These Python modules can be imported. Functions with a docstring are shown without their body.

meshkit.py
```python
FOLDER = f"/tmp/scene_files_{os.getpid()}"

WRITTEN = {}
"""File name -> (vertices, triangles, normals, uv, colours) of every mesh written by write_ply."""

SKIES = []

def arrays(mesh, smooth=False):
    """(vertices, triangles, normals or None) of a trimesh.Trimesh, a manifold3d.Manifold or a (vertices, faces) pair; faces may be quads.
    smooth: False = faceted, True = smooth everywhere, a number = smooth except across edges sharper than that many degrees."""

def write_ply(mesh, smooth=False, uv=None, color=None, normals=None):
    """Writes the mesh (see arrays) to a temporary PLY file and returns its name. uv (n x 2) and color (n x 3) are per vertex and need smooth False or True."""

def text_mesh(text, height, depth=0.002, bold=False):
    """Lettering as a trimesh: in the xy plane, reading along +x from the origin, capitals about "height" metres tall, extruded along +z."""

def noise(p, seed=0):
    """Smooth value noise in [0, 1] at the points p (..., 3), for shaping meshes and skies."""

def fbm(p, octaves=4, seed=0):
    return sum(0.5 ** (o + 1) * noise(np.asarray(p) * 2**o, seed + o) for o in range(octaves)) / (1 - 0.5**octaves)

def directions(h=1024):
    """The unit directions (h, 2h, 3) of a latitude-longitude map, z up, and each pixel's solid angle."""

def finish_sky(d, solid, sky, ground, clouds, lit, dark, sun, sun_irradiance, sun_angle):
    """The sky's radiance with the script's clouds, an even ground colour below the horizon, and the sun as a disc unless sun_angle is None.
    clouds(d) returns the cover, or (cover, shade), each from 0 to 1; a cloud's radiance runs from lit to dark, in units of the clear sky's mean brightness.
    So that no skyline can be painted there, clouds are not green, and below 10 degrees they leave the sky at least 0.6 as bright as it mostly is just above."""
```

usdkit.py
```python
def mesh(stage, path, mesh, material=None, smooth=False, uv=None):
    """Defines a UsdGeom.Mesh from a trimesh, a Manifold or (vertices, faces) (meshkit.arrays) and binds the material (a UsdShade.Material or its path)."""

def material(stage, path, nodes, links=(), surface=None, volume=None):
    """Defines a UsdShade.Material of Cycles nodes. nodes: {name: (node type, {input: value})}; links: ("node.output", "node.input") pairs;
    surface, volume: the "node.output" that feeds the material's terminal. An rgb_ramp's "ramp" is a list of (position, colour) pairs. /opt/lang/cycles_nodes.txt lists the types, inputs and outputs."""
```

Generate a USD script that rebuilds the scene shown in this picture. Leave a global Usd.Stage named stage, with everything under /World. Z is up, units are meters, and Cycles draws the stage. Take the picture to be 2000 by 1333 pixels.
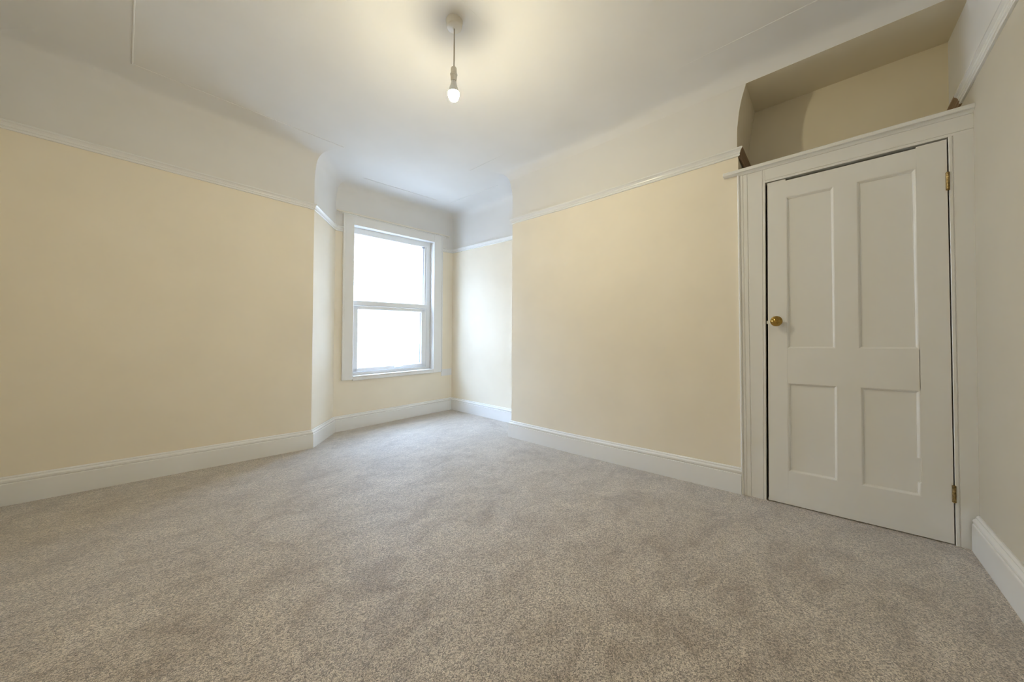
import math, random
import numpy as np, trimesh, usdkit, meshkit
from shapely.geometry import Polygon
from pxr import Usd, UsdGeom, UsdLux, UsdShade, Gf, Sdf

random.seed(7); np.random.seed(7)
stage = Usd.Stage.CreateInMemory()
UsdGeom.SetStageUpAxis(stage, UsdGeom.Tokens.z)
UsdGeom.SetStageMetersPerUnit(stage, 1.0)
world = UsdGeom.Xform.Define(stage, '/World')
stage.SetDefaultPrim(world.GetPrim())

# The room is laid out in "eye heights": 1 unit = the camera's height above the carpet (0.93 m), floor at z = -1.
S = 0.93
def mm(x): return x / 930.0

# ---------------------------------------------------------------- camera, daylight, exposure
F_PX, YAW, PITCH, ROLL = 687.09, 0.7332, 0.0155, 0.0054
fw = np.array([math.cos(YAW)*math.cos(PITCH), math.sin(YAW)*math.cos(PITCH), math.sin(PITCH)])
rt = np.array([math.sin(YAW), -math.cos(YAW), 0.0]); up = np.cross(rt, fw)
rt, up = rt*math.cos(ROLL) + up*math.sin(ROLL), -rt*math.sin(ROLL) + up*math.cos(ROLL)
cam = UsdGeom.Camera.Define(stage, '/World/camera')
cam.AddTransformOp().Set(Gf.Matrix4d(*[float(v) for v in (*rt, 0, *up, 0, *(-fw), 0, 0, 0, S, 1)]))
cam.CreateHorizontalApertureAttr(36.0); cam.CreateVerticalApertureAttr(36.0*1333/2000)
cam.CreateFocalLengthAttr(36.0*F_PX/2000); cam.CreateClippingRangeAttr(Gf.Vec2f(0.02, 200))
cam.CreateExposureAttr(5.12)

SKY = 0.84             # bright overcast daylight outside the window (radiance at the zenith)
SKY_COLOUR = (0.50, 0.685, 1.0)
BULB_COLOUR = (1.0, 0.90, 0.63)
BULB = 29.0          # radiance of the frosted lamp bulb
# overcast sky (CIE: the zenith three times as bright as the horizon); below the horizon only the built ground
sky = usdkit.material(stage, '/World/Looks/overcast', {
    'c': ('texture_coordinate', {}), 'x': ('separate_xyz', {}), 'k': ('clamp', {'min': 0.0, 'max': 1.0}),
    'r': ('rgb_ramp', {'ramp': [(0.0, tuple(v/3 for v in SKY_COLOUR)), (1.0, SKY_COLOUR)]}),
    'b': ('background_shader', {'strength': SKY})},
    [('c.generated', 'x.vector'), ('x.z', 'k.value'), ('k.result', 'r.fac'), ('r.color', 'b.color')], surface='b.background')
dome = UsdLux.DomeLight.Define(stage, '/World/overcast_sky')
dome.CreateIntensityAttr(1.0)
UsdShade.MaterialBindingAPI.Apply(dome.GetPrim()).Bind(sky)

# ---------------------------------------------------------------- materials
def mat(name, nodes, links=(), surface='p.BSDF'):
    return usdkit.material(stage, '/World/Looks/' + name, nodes, links, surface=surface)
def paint(name, colour, rough, bump=0.0, scale=60.0, var=0.02, spec=0.5):
    """Brushed or rolled paint: very slight mottling and roller stipple."""
    c0 = tuple(v*(1-var) for v in colour); c1 = tuple(min(1, v*(1+var)) for v in colour)
    n = {'g': ('geometry', {}), 'n': ('noise_texture', {'scale': 3.0, 'detail': 4.0}),
         'r': ('rgb_ramp', {'ramp': [(0.3, c0), (0.7, c1)]}),
         'b': ('noise_texture', {'scale': scale, 'detail': 3.0}),
         'k': ('bump', {'strength': bump, 'distance': 0.002}),
         'p': ('principled_bsdf', {'roughness': rough, 'specular_ior_level': spec})}
    l = [('g.position', 'n.vector'), ('n.fac', 'r.fac'), ('r.color', 'p.base_color'), ('g.position', 'b.vector')]
    if bump:
        l += [('b.fac', 'k.height'), ('k.normal', 'p.normal')]
    return mat(name, n, l)
CREAM = paint('cream_silk', (0.905, 0.835, 0.70), 0.58, 0.10, 70, 0.02, 0.35)
CREAM2 = paint('dimmed_cream_silk', (0.65, 0.605, 0.51), 0.50, 0.10, 70, 0.02, 0.5)  # the same cream darkened for the right wall, weaker light put into the colour
WHITE = paint('white_emulsion', (0.805, 0.795, 0.775), 0.8, 0.10, 70, 0.015, 0.2)
MAGNOLIA = paint('pale_cream_emulsion', (0.85, 0.77, 0.60), 0.75, 0.12, 70, 0.02, 0.25)
GLOSS = paint('white_gloss', (0.86, 0.865, 0.86), 0.22, 0.05, 28, 0.01)
DOORGLOSS = paint('white_door_gloss', (0.85, 0.85, 0.835), 0.25, 0.06, 22, 0.01)
UPVC = paint('white_upvc', (0.88, 0.90, 0.92), 0.3, 0.0, 10, 0.0)
PLASTIC = paint('ivory_plastic', (0.86, 0.82, 0.73), 0.3, 0.0, 10, 0.0)
CORD = paint('grey_cord', (0.42, 0.38, 0.31), 0.6, 0.0, 10, 0.0)
RUBBER = paint('grey_gasket', (0.16, 0.16, 0.18), 0.6, 0.0, 10, 0.0)
BROWN = paint('brown_timber', (0.32, 0.215, 0.135), 0.6, 0.2, 60, 0.15)  # mottled brown for the rail pieces in the alcove
DARK = paint('cupboard_shade', (0.05, 0.038, 0.028), 0.9, 0.0, 10, 0.1)  # near-black for the cupboard inside, its shade painted into the colour
BRICK = paint('pale_render', (0.62, 0.58, 0.52), 0.9, 0.2, 40, 0.05, 0.2)
BRASS = mat('aged_brass', {'n': ('noise_texture', {'scale': 40.0, 'detail': 3.0}), 'r': ('rgb_ramp', {'ramp': [(0.3, (0.30, 0.19, 0.05)), (0.7, (0.46, 0.31, 0.09))]}),
                           'p': ('principled_bsdf', {'metallic': 1.0, 'roughness': 0.22})}, [('n.fac', 'r.fac'), ('r.color', 'p.base_color')])
OLDBRASS = mat('dull_brass', {'n': ('noise_texture', {'scale': 90.0, 'detail': 3.0}), 'r': ('rgb_ramp', {'ramp': [(0.35, (0.16, 0.11, 0.05)), (0.65, (0.45, 0.33, 0.15))]}),
                              'p': ('principled_bsdf', {'metallic': 0.9, 'roughness': 0.42})}, [('n.fac', 'r.fac'), ('r.color', 'p.base_color')])
PANE = mat('window_glass', {'f': ('layer_weight', {'blend': 0.5}), 'w': ('math', {'math_type': 'power', 'value2': 5.0}), 'a': ('math', {'math_type': 'multiply_add', 'value2': 0.9, 'value3': 0.04}),
                            't': ('transparent_bsdf', {'color': (0.97, 0.98, 0.98)}), 'g': ('glossy_bsdf', {'color': (1, 1, 1), 'roughness': 0.0}), 'm': ('mix_closure', {})},
           [('f.facing', 'w.value1'), ('w.value', 'a.value1'), ('a.value', 'm.fac'), ('t.BSDF', 'm.closure1'), ('g.BSDF', 'm.closure2')], surface='m.closure')
LIT = mat('lit_frosted_bulb', {'e': ('emission', {'color': BULB_COLOUR, 'strength': BULB})}, surface='e.emission')
# carpet: twisted two-tone tufts, a little brushed this way and that
CARPET = mat('carpet_pile', {
    'g': ('geometry', {}),
    'warp': ('noise_texture', {'scale': 120.0, 'detail': 2.0}),
    'wv': ('mix', {'mix_type': 'linear_light', 'fac': 0.004}),
    'vor': ('voronoi_texture', {'scale': 270.0}), 'sep': ('separate_color', {}),
    'fine': ('noise_texture', {'scale': 420.0, 'detail': 2.0, 'roughness': 0.6}),
    'sum': ('math', {'math_type': 'multiply_add', 'value2': 0.42}),
    'fr': ('rgb_ramp', {'ramp': [(0.36, (0.062, 0.046, 0.034)), (0.55, (0.30, 0.245, 0.19)), (0.72, (0.60, 0.505, 0.405)), (0.90, (0.94, 0.835, 0.71))]}),
    'map': ('mapping', {'rotation': (0, 0, 0.12), 'scale': (1.0, 1.5, 1)}),
    'big': ('noise_texture', {'scale': 3.6, 'detail': 9.0, 'roughness': 0.74, 'distortion': 0.9}),
    'br': ('rgb_ramp', {'ramp': [(0.35, (0.68, 0.63, 0.58)), (0.49, (0.91, 0.90, 0.89)), (0.63, (1.10, 1.11, 1.12))]}),
    'mx': ('mix', {'mix_type': 'multiply', 'fac': 1.0}),
    'h': ('math', {'math_type': 'multiply_add', 'value2': -1.0}),
    'k': ('bump', {'strength': 0.8, 'distance': 0.004}),
    'p': ('principled_bsdf', {'roughness': 0.45, 'specular_ior_level': 0.9, 'sheen_weight': 1.0, 'sheen_roughness': 0.3, 'coat_weight': 0.6, 'coat_roughness': 0.55, 'coat_ior': 1.6})},
    [('g.position', 'warp.vector'), ('g.position', 'wv.color1'), ('warp.color', 'wv.color2'), ('wv.color', 'vor.vector'), ('g.position', 'fine.vector'),
     ('g.position', 'map.vector'), ('map.vector', 'big.vector'),
     ('vor.color', 'sep.color'), ('sep.r', 'sum.value1'), ('fine.fac', 'sum.value3'), ('sum.value', 'fr.fac'), ('big.fac', 'br.fac'),
     ('fr.color', 'mx.color1'), ('br.color', 'mx.color2'), ('mx.color', 'p.base_color'),
     ('vor.distance', 'h.value1'), ('fine.fac', 'h.value3'), ('h.value', 'k.height'), ('k.normal', 'p.normal')])

# ---------------------------------------------------------------- helpers
_used = {}
def numbered(path):
    k = _used.get(path, 0); _used[path] = k + 1
    return path if k == 0 else f'{path}_{k:03d}'
def settle(v):
    """The old house's floor and ceiling climb a few centimetres towards the window recess."""
    v = np.array(v, float)
    v[:, 2] += 0.06*np.maximum(0, (v[:, 0]-1.6)/1.72)*np.maximum(0, (v[:, 1]-1.8)/2.4)
    return v
def metres(v): 
    v = np.array(v, float)*S; v[:, 2] += S
    return v
_base = {}
def tag(prim, label=None, category=None, kind=None, group=None):
    for k, t in (('label', label), ('category', category), ('kind', kind), ('group', group)):
        if t: prim.SetCustomDataByKey(k, t)
    return prim
def thing(name, label, category=None, kind=None, at=(0, 0, 0)):
    p = numbered('/World/' + name)
    x = UsdGeom.Xform.Define(stage, p)
    b = metres(settle([at]))[0] if any(at) else np.zeros(3)
    if b.any(): x.AddTranslateOp().Set(Gf.Vec3d(*map(float, b)))
    _base[p] = b
    return tag(x.GetPrim(), label, category, kind)
def obj(name, mesh, m, parent=None, smooth=False, label=None, kind=None):
    """ONE mesh prim: from eye-height units to metres, relative to its thing's base."""
    root = str(parent.GetPath()) if parent else '/World'
    p = numbered(root + '/' + name)
    b = _base.get(root, np.zeros(3)); _base[p] = b
    v, f = (np.array(mesh.vertices), np.array(mesh.faces)) if hasattr(mesh, 'vertices') else (np.array(mesh[0], float), np.array(mesh[1]))
    prim = usdkit.mesh(stage, p, (metres(settle(v)) - b, f), m, smooth=smooth).GetPrim()
    return tag(prim, label, None, kind)
def cat(ms): return trimesh.util.concatenate(ms)
def box(lo, hi, r=0.0015):
    lo, hi = np.minimum(lo, hi).astype(float), np.maximum(lo, hi).astype(float)
    r = min(r, *(0.49*(hi-lo)))
    pts = []
    for i in np.ndindex(2, 2, 2):
        for ax in range(3):
            q = [hi[k]-r if i[k] else lo[k]+r for k in range(3)]
            q[ax] = hi[ax] if i[ax] else lo[ax]
            pts.append(q)
    return trimesh.convex.convex_hull(np.array(pts))
def sweep(profile, p0, p1, m0, m1, N):
    """A closed profile [(a, b)] carried from p0 to p1; a runs along the mitre vectors m0 / m1, b along N."""
    p0, p1, m0, m1, N = (np.asarray(x, float) for x in (p0, p1, m0, m1, N))
    a = np.array(profile, float); n = len(a)
    v = np.vstack([p0 + a[:, :1]*m0 + a[:, 1:]*N, p1 + a[:, :1]*m1 + a[:, 1:]*N])
    f = []
    for i in range(n):
        j = (i+1) % n
        f += [(i, j, n+j), (i, n+j, n+i)]
    tv, tf = trimesh.creation.triangulate_polygon(Polygon(a), engine='earcut')
    idx = [int(np.argmin(((a-q)**2).sum(1))) for q in tv]
    for t in tf:
        q = [idx[k] for k in t]
        f += [tuple(q[::-1]), tuple(n+k for k in q)]
    m = trimesh.Trimesh(v, np.array(f), process=False); m.fix_normals()
    return m
def strip(rows):
    """A sheet through rows of points."""
    rows = [np.asarray(r, float) for r in rows]; n = len(rows[0]); f = []
    for i in range(len(rows)-1):
        for j in range(n-1):
            a, b = i*n+j, i*n+j+1
            f += [(a, b, b+n), (a, b+n, a+n)]
    return np.vstack(rows), np.array(f)
def lathe(profile, centre, axis, n=40):
    """profile [(r, h)] turned about an axis ('z', or '-x' for a knob)."""
    v, f = [], []
    for r, h in profile:
        for k in range(n):
            t = 2*math.pi*k/n
            v.append((r*math.cos(t), r*math.sin(t), h))
    for i in range(len(profile)-1):
        for k in range(n):
            a, b = i*n+k, i*n+(k+1) % n
            f += [(a, b, b+n), (a, b+n, a+n)]
    v = np.array(v)
    if axis == '-x': v = np.stack([-v[:, 2], v[:, 0], v[:, 1]], 1)
    return trimesh.Trimesh(v+np.array(centre), np.array(f), process=False)
def tube(path, r, n=14):
    path = np.array(path, float); rows = []
    for i, p in enumerate(path):
        d = path[min(i+1, len(path)-1)]-path[max(i-1, 0)]; d /= np.linalg.norm(d)
        x = np.cross(d, (0.3, 0.9, 0.1)); x /= np.linalg.norm(x); y = np.cross(d, x)
        rows.append([p + r*(x*math.cos(2*math.pi*k/n)+y*math.sin(2*math.pi*k/n)) for k in range(n+1)])
    return trimesh.Trimesh(*strip(rows), process=False)
def v3(p, z=0.0): return np.array([p[0], p[1], z])

# ---------------------------------------------------------------- plan of the room (room always on the right hand)
PLAN = dict(back=(-0.62, 3.80), chamfer=(1.253, 3.762), bay=(1.64, 4.24), corner=(3.318, 4.202), ret=(3.335, 2.60),
            breast=(2.868, 2.585), door=(2.862, 0.462), alcove=(3.32, 0.462), far=(3.32, -0.547), near=(-0.62, -0.547))
LOOP = ['back', 'chamfer', 'bay', 'corner', 'ret', 'breast', 'door', 'alcove', 'far', 'near']
SEG = dict(left=0, chamfer=1, window=2, recess=3, breast_return=4, breast=5, cheek=6, alcove=7, right=8, back=9)
def pt(i): return np.array(PLAN[LOOP[i % 10]])
def dirn(i):
    t = pt(i+1)-pt(i); return t/np.linalg.norm(t)
def nrm(i):
    t = dirn(i); return np.array([t[1], -t[0]])
def mitre(i):
    a, b = nrm(i-1), nrm(i); return (a+b)/(1+a@b)
RAIL_Z, CEIL = 1.335, 1.9065
COVE = [(0, 1.36), (0, 1.64), (0.004, 1.69), (0.010, 1.735), (0.018, 1.785), (0.024, 1.813), (0.034, 1.838), (0.054, 1.866), (0.074, 1.881),
        (0.097, 1.8905), (0.125, 1.8965), (0.16, 1.901), (0.22, 1.9045), (0.30, 1.906)]
def wall_rows(i, levels, ends=None):
    m0, m1 = mitre(i), mitre(i+1)
    return [[v3(pt(i)+m0*d, z), v3(pt(i+1)+m1*d, z)] for d, z in levels]
def long_rows(rows, n=10):
    return [[np.asarray(a)+(np.asarray(b)-np.asarray(a))*t for t in np.linspace(0, 1, n)] for a, b in rows]

# ---------------------------------------------------------------- floor and ceiling
def grid(x0, x1, y0, y1, z, n=30):
    return strip([[(x, y, z) for y in np.linspace(y0, y1, n)] for x in np.linspace(x0, x1, n)])
obj('floor', grid(-0.70, 3.46, -0.60, 4.36, -1.0), CARPET, kind='structure', label='grey beige cut pile carpet covering the whole floor')
ceiling = thing('ceiling', 'plain white ceiling curving down into the walls', kind='structure')
obj('plaster', grid(-0.70, 3.46, -0.62, 4.36, CEIL), WHITE, ceiling)

GROUND = paint('pale_yard', (0.42, 0.40, 0.37), 0.9, 0.2, 6, 0.12, 0.2)
obj('ground', grid(-60, 60, 4.9, 120, -4.6, 8), GROUND, kind='structure', label='pale paved ground outside, one storey below the window')

REDBRICK = mat('buff_brick', {'g': ('geometry', {}), 'm': ('mapping', {'rotation': (math.pi/2, 0, 0)}), 'b': ('brick_texture', {'color1': (0.52, 0.44, 0.38), 'color2': (0.45, 0.38, 0.33), 'mortar': (0.6, 0.57, 0.53), 'scale': 4.4}),
                             'p': ('principled_bsdf', {'roughness': 0.9})}, [('g.position', 'm.vector'), ('m.vector', 'b.vector'), ('b.color', 'p.base_color')])
obj('added_wall_opposite', cat([box((-9, 10.6, -4.6), (16, 10.9, 2.9), 0.01), box((-9.05, 10.52, 2.9), (16.05, 10.98, 3.0), 0.02)]), REDBRICK, kind='structure', label='unseen brick wall across the yard, added to block low sky light')  # unseen wall, added to stop low sky light reaching deep indoors

# ---------------------------------------------------------------- walls
def plain_wall(name, label, low=CREAM):
    i = SEG[name]
    w = thing('wall_' + name, label, kind='structure')
    obj('lower_wall', strip(long_rows(wall_rows(i, [(0, -1.02), (0, 1.36)]))), low, w)
    obj('frieze', strip(long_rows(wall_rows(i, COVE))), WHITE, w, smooth=40)
    return w
plain_wall('left', 'long cream wall on the left with a white coved frieze')
plain_wall('chamfer', 'narrow slanting wall strip beside the window, lit white by daylight')
plain_wall('recess', 'cream side wall of the window recess')
plain_wall('breast_return', 'short return of the chimney breast facing the window')
RI = SEG['right']
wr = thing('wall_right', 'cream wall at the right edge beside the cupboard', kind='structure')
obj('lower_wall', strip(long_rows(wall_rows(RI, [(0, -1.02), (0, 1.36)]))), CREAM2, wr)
rows = [[(PLAN['door'][0]-d, -0.547+d, z), v3(pt(RI+1)+mitre(RI+1)*d, z)] for d, z in COVE]
obj('frieze', strip(long_rows(rows)), WHITE, wr, smooth=40)
obj('alcove_side', strip(long_rows([[(3.325, -0.5475, 1.36), (2.78, -0.5475, 1.36)], [(3.325, -0.5475, 1.865), (2.78, -0.5475, 1.865)]])), WHITE, wr)
plain_wall('back', 'cream wall at the left end behind the camera')

# the window wall, with its opening
WI = SEG['window']; WA, WT = pt(WI), dirn(WI); WO = -nrm(WI); WL = float(np.linalg.norm(pt(WI+1)-pt(WI)))
def wp(t, off, z): 
    q = WA + WT*t + WO*off
    return np.array([q[0], q[1], z])
def wbox(t0, t1, o0, o1, z0, z1, r=0.0015):
    b = box((t0, o0, z0), (t1, o1, z1), r)
    return trimesh.Trimesh(np.array([wp(*q) for q in b.vertices]), b.faces, process=False)
OT0, OT1, OZ0, OZ1 = 0.21, 1.343, -0.373, 1.44
def wrect(t0, t1, z0, z1): return strip([[wp(t0, 0, z0), wp(t1, 0, z0)], [wp(t0, 0, z1), wp(t1, 0, z1)]])
def joined(ms):
    return cat([trimesh.Trimesh(v, f, process=False) for v, f in ms])
ww = thing('wall_window', 'cream wall of the recess around the tall window', kind='structure')
m = 0.03
obj('lower_wall', joined([wrect(0, OT0-m, -1.02, 1.36), wrect(OT1+m, WL, -1.02, 1.36), wrect(OT0-m, OT1+m, -1.02, OZ0-m)]), CREAM, ww)
fz = [wrect(0, OT0-m, 1.36, OZ1+m), wrect(OT1+m, WL, 1.36, OZ1+m)]
fz.append(strip(long_rows(wall_rows(WI, [(0, OZ1+m)] + COVE[1:]))))
obj('frieze', joined(fz), WHITE, ww, smooth=40)

# the chimney breast: its frieze ends in the leaning cheek of the alcove over the cupboard
SOFFIT = 1.813
BI = SEG['breast']
def lean(z): return float(np.interp(z, [1.20, 1.335, 1.40, 1.52, 1.58, 1.64, 1.694, 1.741, 1.819], [.464, .465, .4685, .468, .463, .457, .447, .435, .4085]))
def lean_back(z): return float(np.interp(z, [1.20, 1.46, 1.588, 1.725, 1.861], [.478, .475, .462, .444, .421]))
BREAST_LEVELS = [(0, 1.36), (0, 1.42), (0, 1.48), (0, 1.54), (0, 1.59)] + COVE[1:]
wb = thing('wall_breast', 'cream chimney breast wall between the window recess and the cupboard', kind='structure')
obj('lower_wall', strip(long_rows([[v3(pt(BI), z), (2.862, 0.462 if z > 1.2 else 0.440, z)] for z in (-1.02, 1.199, 1.2001, 1.36)])), CREAM, wb)
rows = []
for d, z in [c for c in BREAST_LEVELS if c[1] <= SOFFIT]:
    a = pt(BI)+mitre(BI)*d
    rows.append([v3(a, z), (PLAN['door'][0]-d, lean(z), z)])
obj('frieze', strip(long_rows(rows)), WHITE, wb, smooth=40)
rows = []
for d, z in [c for c in COVE if c[1] >= SOFFIT]:
    a = pt(BI)+mitre(BI)*d
    rows.append([v3(a, z), (PLAN['door'][0]-d, -0.547+d, z)])
obj('cove', strip(long_rows(rows, 14)), WHITE, wb, smooth=40)

wa = thing('wall_alcove', 'shadowed recess above the cupboard with a sloping underside', kind='structure')
BX = PLAN['alcove'][0]; SB = 1.858
front = [(PLAN['door'][0]-d, lean(z), z) for d, z in [(0, 1.1), (0, RAIL_Z)] + [c for c in BREAST_LEVELS[1:] if c[1] <= SOFFIT]]
back = [(BX+.003, lean_back(p[2]), p[2]) for p in front]
back[-1] = (BX+.003, lean_back(SB), SB+.003)
obj('cheek', strip([[np.array(a)+(np.array(b)-np.array(a))*t for t in np.linspace(0, 1, 5)] for a, b in zip(front, back)]), MAGNOLIA, wa)
obj('back_wall', strip([[(BX, lean_back(z)+.004, z), (BX, -0.56, z)] for z in (-1.02, RAIL_Z, 1.5, 1.7, SOFFIT, SB+0.006)]), MAGNOLIA, wa)
dS = 0.024
obj('soffit', strip(long_rows([[(PLAN['door'][0]-dS, lean(SOFFIT), SOFFIT), (PLAN['door'][0]-dS, -0.56, SOFFIT)], [(BX+0.002, lean_back(SB)+.004, SB), (BX+0.002, -0.56, SB)]])), MAGNOLIA, wa)
obj('cupboard_side', strip([[(PLAN['door'][0]+0.003, 0.458, -1.02), (BX, 0.458, -1.02)], [(PLAN['door'][0]+0.003, 0.458, 1.20), (BX, 0.458, 1.20)]]), DARK, wa, label='side inside the cupboard, painted dark for its shade')

# brick shell of the house around the room, open at the window
def wall_slab(x0, x1, y0, y1, z0, z1): return box((x0, y0, z0), (x1, y1, z1), 0.0)
HX0, HX1 = wp(0.185, 0, 0)[0], wp(1.305, 0, 0)[0]
obj('wall_outer', cat([wall_slab(-0.9, -0.74, -0.9, 4.6, -1.2, 2.3), wall_slab(3.52, 3.68, -0.9, 4.6, -1.2, 2.3), wall_slab(-0.74, 3.52, -0.9, -0.72, -1.2, 2.3),
                       wall_slab(-0.74, 3.52, -0.72, 4.6, -1.2, -1.06), wall_slab(-0.74, 3.52, -0.72, 4.6, 2.08, 2.3),
                       wall_slab(-0.74, HX0, 4.33, 4.6, -1.06, 2.08), wall_slab(HX1, 3.52, 4.33, 4.6, -1.06, 2.08),
                       wall_slab(HX0, HX1, 4.33, 4.6, -1.06, OZ0+0.03), wall_slab(HX0, HX1, 4.33, 4.6, OZ1-0.02, 2.08)]), BRICK, kind='structure', label='pale rendered outer masonry around the room')

# ---------------------------------------------------------------- skirting boards and picture rails
SKIRT = [(0, 0), (.026, 0), (.026, .131), (.0245, .1355), (.0195, .138), (.0195, .1415), (.0225, .144), (.0238, .150), (.0225, .157), (.0165, .1625), (.0120, .166), (.0120, .172), (.0095, .1765), (.0055, .1795), (0, .1795)]
RAIL = [(0, 0), (.009, 0), (.0115, .004), (.0115, .011), (.0095, .0135), (.0095, .0155), (.0130, .018), (.0150, .024), (.0150, .029), (.0170, .031), (.0195, .0365), (.0255, .0415), (.0290, .044), (.0290, .0535), (.0255, .056), (0, .056)]
Z = np.array([0, 0, 1.0])
def run(profile, i, z, start=None, end=None, m0=None, m1=None):
    p0 = pt(i) if start is None else np.array(start); p1 = pt(i+1) if end is None else np.array(end)
    a = mitre(i) if start is None else nrm(i); b = mitre(i+1) if end is None else nrm(i)
    n = 6; ms = []
    for k in range(n):
        s, e = k/n, (k+1)/n
        ms.append((p0+(p1-p0)*s, p0+(p1-p0)*e, a+(b-a)*s, a+(b-a)*e))
    # one continuous piece: join the stations
    prof = np.array(profile, float); N = len(prof); v = []; f = []
    for k in range(n+1):
        q = p0+(p1-p0)*k/n; mm_ = a+(b-a)*k/n
        v += [np.array([*(q+mm_*d), z+h]) for d, h in prof]
    for k in range(n):
        for i_ in range(N):
            j = (i_+1) % N
            f += [(k*N+i_, k*N+j, (k+1)*N+j), (k*N+i_, (k+1)*N+j, (k+1)*N+i_)]
    tv, tf = trimesh.creation.triangulate_polygon(Polygon(prof), engine='earcut')
    idx = [int(np.argmin(((prof-q)**2).sum(1))) for q in tv]
    for t in tf:
        q = [idx[k] for k in t]; f += [tuple(q[::-1]), tuple(n*N+k for k in q)]
    m = trimesh.Trimesh(np.array(v), np.array(f), process=False); m.fix_normals()
    return m
FLOOR = -1.003
sk = lambda name, seg, label, **k: obj('baseboard_'+name, run(SKIRT, SEG[seg], FLOOR, **k), GLOSS, kind='structure', label=label, smooth=25)
sk('left', 'left', 'tall white moulded skirting board along the left wall')
sk('chamfer', 'chamfer', 'short white skirting board on the slanting strip beside the window')
sk('window', 'window', 'white skirting board under the window')
sk('recess', 'recess', 'white skirting board on the side wall of the window recess')
sk('return', 'breast_return', 'short white skirting board on the chimney breast return')
sk('breast', 'breast', 'long white skirting board along the chimney breast', end=(2.862, 0.4475))
sk('right', 'right', 'white skirting board on the wall at the right edge', start=(2.838, -0.547))
sk('back', 'back', 'white skirting board behind the camera')
trim_n = [0]
def trim(mesh, label, m=GLOSS, smooth=25):
    trim_n[0] += 1
    return obj(f'trim_{trim_n[0]}', mesh, m, kind='structure', label=label, smooth=smooth)
def rail(seg, label, **k): trim(run(RAIL, SEG[seg], RAIL_Z, **k), label)
rail('left', 'white picture rail along the left wall')
rail('chamfer', 'short white picture rail on the slanting strip beside the window')
rail('window', 'stub of white picture rail left of the window casing', end=tuple(wp(0.086, 0, 0)[:2]))
rail('window', 'stub of white picture rail right of the window casing', start=tuple(wp(1.487, 0, 0)[:2]))
rail('recess', 'white picture rail on the side wall of the window recess')
rail('breast_return', 'short white picture rail on the chimney breast return')
rail('breast', 'white picture rail along the chimney breast')
trim(run(RAIL, SEG['cheek'], RAIL_Z), 'brown picture rail on the side of the alcove', BROWN)
rail('alcove', 'white picture rail at the back of the alcove')
trim(run(RAIL, SEG['right'], RAIL_Z, end=(3.035, -0.547)), 'brown end of the picture rail inside the alcove', BROWN)
rail('right', 'white picture rail along the right wall', start=(3.035, -0.547))
rail('back', 'white picture rail behind the camera')
# thin beads that border the flat of the ceiling
BEAD = [(-.0055, 0.002), (-.0045, -.002), (-.002, -.0038), (.002, -.0038), (.0045, -.002), (.0055, 0.002)]
def bead(p0, p1, label, z=CEIL):
    p0, p1 = np.array(p0, float), np.array(p1, float); t = (p1-p0)/np.linalg.norm(p1-p0); n = np.array([t[1], -t[0], 0])
    trim(sweep(BEAD, v3(p0, z), v3(p1, z), n, n, Z), label, WHITE)
bead((0.02, 3.503), (1.40, 3.452), 'thin raised bead on the ceiling along the left wall', 1.906)
bead((0.02, 3.503), (0.012, -0.2), 'thin raised bead on the ceiling running towards the camera', 1.906)
bead((2.522, 2.905), (2.522, -0.2), 'thin raised bead on the ceiling along the chimney breast', 1.9055)
bead((1.82, 3.925), (2.785, 3.862), 'thin raised bead on the ceiling along the window wall', 1.906)
bead((2.955, 3.785), (2.985, 2.94), 'thin raised bead on the ceiling of the window recess', 1.906)

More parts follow.
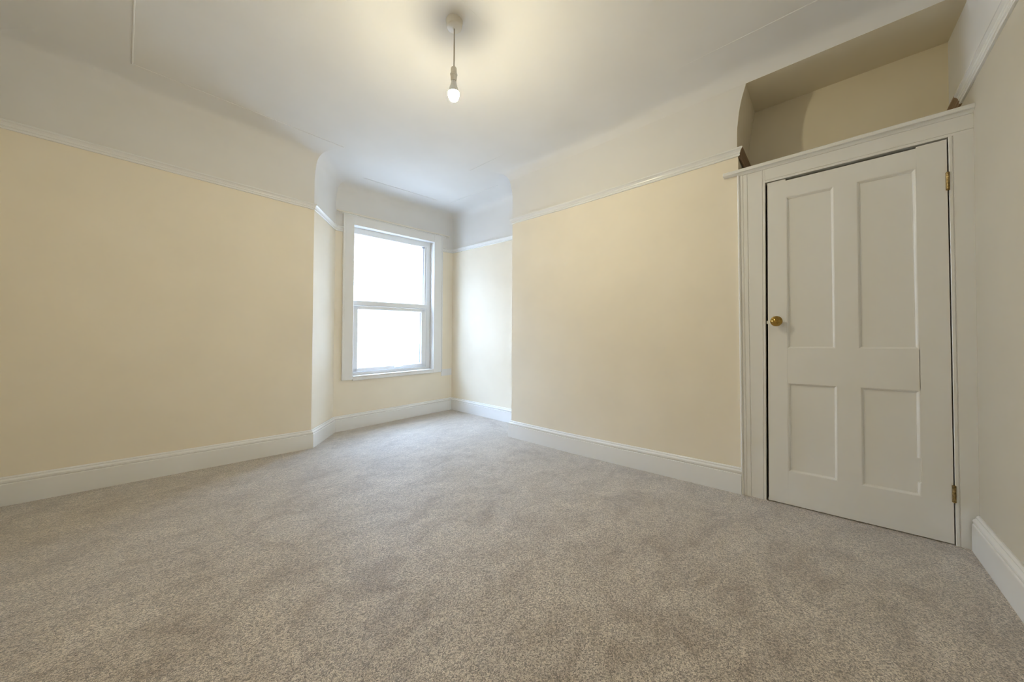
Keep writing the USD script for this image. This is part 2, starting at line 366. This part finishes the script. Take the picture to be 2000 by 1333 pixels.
CRACK = [(1.20, 1.49), (1.262, 1.497), (1.33, 1.494), (1.40, 1.500), (1.43, 1.499)]
obj('paper_seam', tube([(x, y, CEIL) for x, y in CRACK], .0006, 8), WHITE, ceiling, label='hairline seam in the ceiling beside the lamp')

# ---------------------------------------------------------------- window
win = thing('window_1', 'tall white two-pane window in the recess, glowing with daylight', kind='structure')
CT0, CT1, CZ0, CZ1 = 0.086, 1.485, -0.414, 1.558
def casing(t0, t1, z0, z1, outer):
    ms = [wbox(t0, t1, -0.021, 0.004, z0, z1, 0.003)]
    return cat(ms)
obj('casing', casing(CT0, OT0, CZ0, CZ1, 'l'), GLOSS, win)
obj('casing', casing(OT1, CT1, CZ0-0.012, CZ1, 'r'), GLOSS, win)
obj('casing', casing(OT0, OT1, OZ1, CZ1, 't'), GLOSS, win)
obj('back_bead', cat([wbox(CT0-0.004, CT0+0.016, -0.027, 0.002, CZ0, CZ1, 0.004), wbox(CT1-0.016, CT1+0.004, -0.027, 0.002, CZ0-0.012, CZ1, 0.004), wbox(CT0-0.004, CT1+0.004, -0.027, 0.002, CZ1-0.012, CZ1+0.004, 0.004)]), GLOSS, win)
D0, D1 = 0.075, 0.15
obj('reveal', cat([wbox(OT0-0.02, OT0, -0.004, D0+0.01, OZ0-0.02, OZ1+0.02, 0.001), wbox(OT1, OT1+0.02, -0.004, D0+0.01, OZ0-0.02, OZ1+0.02, 0.001), wbox(OT0-0.02, OT1+0.02, -0.004, D0+0.01, OZ1, OZ1+0.02, 0.001)]), GLOSS, win)
sill = obj('sill', wbox(OT0, OT1, -0.030, D0+0.01, OZ0-0.016, OZ0, 0.004), GLOSS, win)
obj('apron', wbox(OT0, OT1, -0.023, 0.004, -0.427, OZ0-0.014, 0.003), GLOSS, sill)
FT0, FT1 = 0.147, 1.345
def member(*a, r=0.006): return wbox(*a, r)
obj('frame', cat([member(FT0, 0.217, D0, D1, OZ0-0.01, OZ1+0.01), member(1.274, FT1, D0, D1, OZ0-0.01, OZ1+0.01), member(0.2, 1.29, D0, D1, 1.366, OZ1+0.01), member(0.2, 1.29, D0, D1, OZ0-0.02, -0.338), member(0.2, 1.29, D0, D1, 0.484, 0.546)]), UPVC, win)
obj('glazing_bead', cat([member(0.213, 0.24, D0+0.014, D1-0.02, 0.54, 1.37), member(1.25, 1.278, D0+0.014, D1-0.02, 0.54, 1.37)]), UPVC, win)
obj('gasket', cat([wbox(1.2478, 1.2502, D0+0.030, D0+0.05, 0.55, 1.36, 0.0005), wbox(1.215, 1.25, D0+0.013, D0+0.05, 1.357, 1.361, 0.0005)]), RUBBER, win)
obj('pane', wbox(0.225, 1.262, D0+0.05, D0+0.055, 0.54, 1.372, 0.0005), PANE, win, label='upper fixed pane')
sash = obj('sash', cat([member(0.221, 0.30, D0-0.012, D1-0.02, -0.334, 0.480), member(1.193, 1.271, D0-0.012, D1-0.02, -0.334, 0.480), member(0.25, 1.25, D0-0.012, D1-0.02, 0.436, 0.480), member(0.25, 1.25, D0-0.012, D1-0.02, -0.334, -0.289)]), UPVC, win, label='lower opening sash')
obj('pane', wbox(0.29, 1.203, D0+0.035, D0+0.04, -0.297, 0.444, 0.0005), PANE, sash)
obj('sash_gasket', cat([wbox(1.191, 1.193, D0+0.02, D0+0.035, -0.285, 0.43, 0.0005)]), RUBBER, sash)
obj('handle', cat([wbox(0.775, 0.845, D0-0.026, D0-0.010, -0.326, -0.305, 0.005), wbox(0.80, 0.90, D0-0.036, D0-0.024, -0.316, -0.302, 0.005)]), UPVC, sash)
# curtain track along the head of the window
trk = thing('curtain_track', 'slim white plastic curtain track along the top of the window', 'curtain track', at=tuple(wp(0.78, -0.03, 1.56)))
obj('track', wbox(-0.004, 1.588, -0.052, -0.034, 1.556, 1.571, 0.003), PLASTIC, trk)
obj('bracket', wbox(0.25, 0.275, -0.036, 0.0, 1.558, 1.570, 0.002), PLASTIC, trk)
obj('bracket', wbox(1.30, 1.325, -0.036, 0.0, 1.558, 1.570, 0.002), PLASTIC, trk)
for t in (0.010, 0.024, 0.038, 0.052, 0.066, 1.540, 1.578):
    ring = trimesh.creation.torus(0.0065, 0.0018, major_sections=14, minor_sections=6)
    rv = np.array([wp(t + q[2], -0.043 + q[0], 1.535 + q[1]) for q in ring.vertices])
    obj('glider', cat([wbox(t-0.003, t+0.003, -0.046, -0.040, 1.541, 1.557, 0.001), trimesh.Trimesh(rv, ring.faces, process=False)]), PLASTIC, trk)
trim(wbox(1.489, WL-0.006, -0.004, 0.002, -0.490, -0.392, 0.001), 'small white painted patch between the window casing and the corner', GLOSS)

# ---------------------------------------------------------------- cupboard front: casing, shelf, door
XF = 2.848
trim_n[0] += 1
cas = thing(f'trim_{trim_n[0]}', 'white painted casing and cornice shelf around the cupboard door', kind='structure')
def upright(profile_bot, profile_top, z0, z1):
    a, b = np.array(profile_bot, float), np.array(profile_top, float); n = len(a)
    v = np.vstack([np.c_[a[:, 1], a[:, 0], np.full(n, z0)], np.c_[b[:, 1], b[:, 0], np.full(n, z1)]]); f = []
    for i in range(n):
        j = (i+1) % n; f += [(i, j, n+j), (i, n+j, n+i)]
    tv, tf = trimesh.creation.triangulate_polygon(Polygon(a), engine='earcut')
    idx = [int(np.argmin(((a-q)**2).sum(1))) for q in tv]
    for t in tf:
        q = [idx[k] for k in t]; f += [tuple(q[::-1]), tuple(n+k for k in q)]
    m = trimesh.Trimesh(v, np.array(f), process=False); m.fix_normals()
    return m
def left_profile(o, i):   # (Y, X): a back band and two flutes at the outer edge, flat board, small bead at the opening
    return [(o, 2.866), (o, XF-.002), (o-.003, XF-.0075), (o-.008, XF-.0095), (o-.013, XF-.0075), (o-.016, XF-.002), (o-.0175, XF+.001), (o-.021, XF+.001), (o-.0225, XF-.002), (o-.031, XF-.002), (o-.0325, XF+.001), (o-.036, XF+.001), (o-.0375, XF-.001),
            (o-.056, XF-.001), (o-.0575, XF+.003), (o-.0605, XF+.003), (o-.062, XF), (i+.0165, XF), (i+.015, XF+.003), (i+.013, XF+.003), (i+.0115, XF-.001), (i+.002, XF-.001), (i, XF+.001), (i, 2.92), (o-.03, 2.92), (o-.03, 2.866)]
OPT = 1.0975
obj('casing', upright(left_profile(0.4495, 0.3105), left_profile(0.4665, 0.3075), -1.003, 1.203), DOORGLOSS, cas, smooth=20)
def right_profile(i, o):
    return [(i, 2.92), (i, XF+.001), (i-.002, XF-.001), (i-.0115, XF-.001), (i-.013, XF+.003), (i-.015, XF+.003), (i-.0165, XF), (o, XF), (o, 2.92)]
obj('casing', upright(right_profile(-0.4735, -0.549), right_profile(-0.4665, -0.549), -1.003, OPT), DOORGLOSS, cas)
obj('head_board', sweep([(0, 0.0), (0, 0.001), (-.0115, .0025), (-.013, -.002), (-.015, -.002), (-.0165, .001), (-.11, .001), (-.11, -.07), (0, -.07)], (XF+.001, 0.312, OPT), (XF+.001, -0.549, OPT), (0, 0, -1), (0, 0, -1), (-1, 0, 0)), DOORGLOSS, cas)
shelf = obj('shelf', box((2.815, 0.548, 1.2015), (2.866, -0.549, 1.2245), 0.003), DOORGLOSS, cas)
obj('shelf_back', box((2.862, 0.459, 1.2025), (BX, -0.549, 1.2235), 0.001), DOORGLOSS, shelf)
obj('scotia', sweep([(0, 0.002), (.024, 0.002), (.0225, -.0015), (.015, -.004), (.009, -.009), (.007, -.0135), (.0, -.015)], (XF+.001, 0.466, 1.2015), (XF+.001, -0.549, 1.2015), (-1, 0, 0), (-1, 0, 0), Z), DOORGLOSS, shelf, smooth=30)
obj('cupboard_shade_sheet', cat([box((2.93, -0.549, -1.01), (2.94, 0.459, 1.205), 0.0)]), DARK, cas, label='dark sheet behind the door gaps, painted as shade')  # dark sheet added behind the door, stands for shade in the gaps

door = thing('door_1', 'white four-panel cupboard door with a brass knob', kind='structure', at=(XF, -0.462, -1.0))
XD = XF + .003; TH = .034
def slab(poly, x0, x1):
    p = trimesh.creation.extrude_polygon(Polygon(poly), x1-x0, engine='earcut')
    v = np.array(p.vertices); return trimesh.Trimesh(np.stack([x0+v[:, 2], v[:, 0], v[:, 1]], 1), p.faces, process=False)
def member_yz(y0t, y0b, y1t, y1b, zt, zb, name, label=None):
    obj(name, slab([(y0t, zt), (y1t, zt), (y1b, zb), (y0b, zb)], XD, XD+TH), DOORGLOSS, door, label=label)
g = 0.0
ZT, ZB = 1.0905, -0.994
member_yz(.2965, .2985, .2015+g, .1965+g, ZT, ZB, 'stile')
member_yz(-.3555-g, -.362-g, -.4610, -.4690, ZT-.002, ZB, 'stile')
member_yz(.2015-g, .2015-g, -.3555+g, -.3555+g, 1.080, .974, 'rail')
member_yz(.1985-g, .198-g, -.361+g, -.361+g, -.005, -.222, 'rail')
member_yz(.1965-g, .1965-g, -.362+g, -.362+g, -.788, ZB, 'rail')
member_yz(-.028, -.0325, -.1235, -.1255, .974-g, -.005+g, 'muntin')
member_yz(-.0375, -.0365, -.1325, -.1335, -.222-g, -.788+g, 'muntin')
MOULD = [(0, 0), (0, .0118), (.0022, .0122), (.0045, .0116), (.0085, .0088), (.0118, .0048), (.0135, .0030), (.0160, .0026), (.0160, 0)]
PX = XD + .0125
def panel(y0t, y0b, y1t, y1b, zt, zb, gap=None):
    p = obj('panel', box((PX, min(y1t, y1b)-.004, zb-.004), (PX+.012, max(y0t, y0b)+.004, zt+.004), 0.001), DOORGLOSS, door)
    c = [np.array([PX, y0t, zt]), np.array([PX, y1t, zt]), np.array([PX, y1b, zb]), np.array([PX, y0b, zb])]
    inw = [np.array([0, -1, -1.0]), np.array([0, 1, -1.0]), np.array([0, 1, 1.0]), np.array([0, -1, 1.0])]
    for k in range(4):
        a, b, ma, mb = c[k], c[(k+1) % 4], inw[k], inw[(k+1) % 4]
        if gap and k == 1:
            ta = (a[2]-gap[0])/(a[2]-b[2]); tb = (a[2]-gap[1])/(a[2]-b[2]); flat = np.array([0, 1.0, 0])
            ms = [sweep(MOULD, a, a+(b-a)*ta, ma, flat, (-1, 0, 0)), sweep(MOULD, a+(b-a)*tb, b, flat, mb, (-1, 0, 0))]
            for q in ms: obj('moulding', q, DOORGLOSS, p, smooth=25)
        else:
            obj('moulding', sweep(MOULD, a, b, ma, mb, (-1, 0, 0)), DOORGLOSS, p, smooth=25)
panel(.2015, .1985, -.028, -.0325, .974, -.005)
panel(-.1235, -.1255, -.3555, -.361, .974, -.005)
panel(.198, .1965, -.0375, -.0365, -.222, -.788)
panel(-.1325, -.1335, -.361, -.362, -.222, -.788, gap=(-.585, -.712))
KY, KZ = .249, .171
knob = obj('knob', lathe([(0.0, .066), (.008, .0655), (.016, .0625), (.022, .058), (.0245, .0555), (.0255, .0535), (.0285, .0535), (.0315, .052), (.0325, .048), (.031, .043), (.024, .036), (.015, .031), (.0115, .026), (.0115, .006), (.0, .006)][::-1], (XD, KY, KZ), '-x', 48), BRASS, door, smooth=50, label='round brass knob')
obj('rose', lathe([(.0, 0), (.027, 0), (.027, .003), (.024, .006), (.014, .0085), (.0, .0085)], (XD, KY, KZ), '-x', 48), BRASS, knob, smooth=40)
obj('latch', box((XD+.003, .290, KZ-.014), (XD+.012, .306, KZ+.008), 0.002), DOORGLOSS, door)
def hinge(z0, z1, y):
    h = obj('hinge', cat([trimesh.creation.cylinder(.0062, (z1-z0)/5-.0012, sections=18, transform=trimesh.transformations.translation_matrix((XF-.0035, y, z0+(k+.5)*(z1-z0)/5))) for k in range(5)]
                         + [box((XF-.001, y-.008, z0), (XF+.004, y+.007, z1), .0005)]), OLDBRASS, door, smooth=30, label='worn brass butt hinge')
    obj('pin', trimesh.creation.cylinder(.0035, z1-z0+.004, sections=12, transform=trimesh.transformations.translation_matrix((XF-.0035, y, (z0+z1)/2))), OLDBRASS, h, smooth=30)
hinge(.822, .914, -.4625)
hinge(-.782, -.697, -.4695)

# ---------------------------------------------------------------- pendant lamp
LX, LY = 1.279, 1.622
lamp = thing('pendant_light', 'bare lit bulb hanging on a cord from a white ceiling rose', 'pendant light', at=(LX, LY, CEIL))
obj('ceiling_rose', lathe([(0, 0), (.049, 0), (.049, -.004), (.0475, -.008), (.0465, -.026), (.044, -.034), (.038, -.0385), (.012, -.041), (.008, -.044), (.0, -.044)], (LX, LY, CEIL), 'z', 56), PLASTIC, lamp, smooth=35)
cz = np.linspace(CEIL-.042, 1.628, 12)
obj('cord', tube([(LX + .0012*math.sin(9*(z-1.6)), LY, z) for z in cz], .0035), CORD, lamp, smooth=True)
holder = obj('lamp_holder', lathe([(.0, 1.634), (.009, 1.634), (.0155, 1.630), (.0175, 1.624), (.0180, 1.598), (.0170, 1.597), (.0170, 1.594), (.0190, 1.593), (.0200, 1.588), (.0190, 1.584), (.0180, 1.566), (.0170, 1.552), (.0, 1.552)], (LX, LY, 0), 'z', 32), PLASTIC, lamp, smooth=35)
obj('skirt_ring', lathe([(.0175, 1.592), (.0215, 1.592), (.0220, 1.587), (.0210, 1.583), (.0175, 1.583)], (LX, LY, 0), 'z', 32), PLASTIC, holder, smooth=35)
obj('bulb_shield_neck', lathe([(.0130, 1.556), (.0145, 1.548), (.0165, 1.538), (.0210, 1.522), (.0270, 1.504), (.0312, 1.488), (.0320, 1.482), (.0, 1.482)], (LX, LY, 0), 'z', 40), UPVC, lamp, smooth=40, label='opaque white bulb neck shaped to hold light off the ceiling')  # opaque neck added to keep lamp light off the ceiling
obj('bulb', lathe([(.0, 1.434), (.010, 1.4355), (.0195, 1.441), (.0266, 1.4505), (.0308, 1.463), (.0321, 1.473), (.0318, 1.4819), (.0, 1.4819)], (LX, LY, 0), 'z', 40), LIT, lamp, smooth=50, label='glowing frosted bulb')
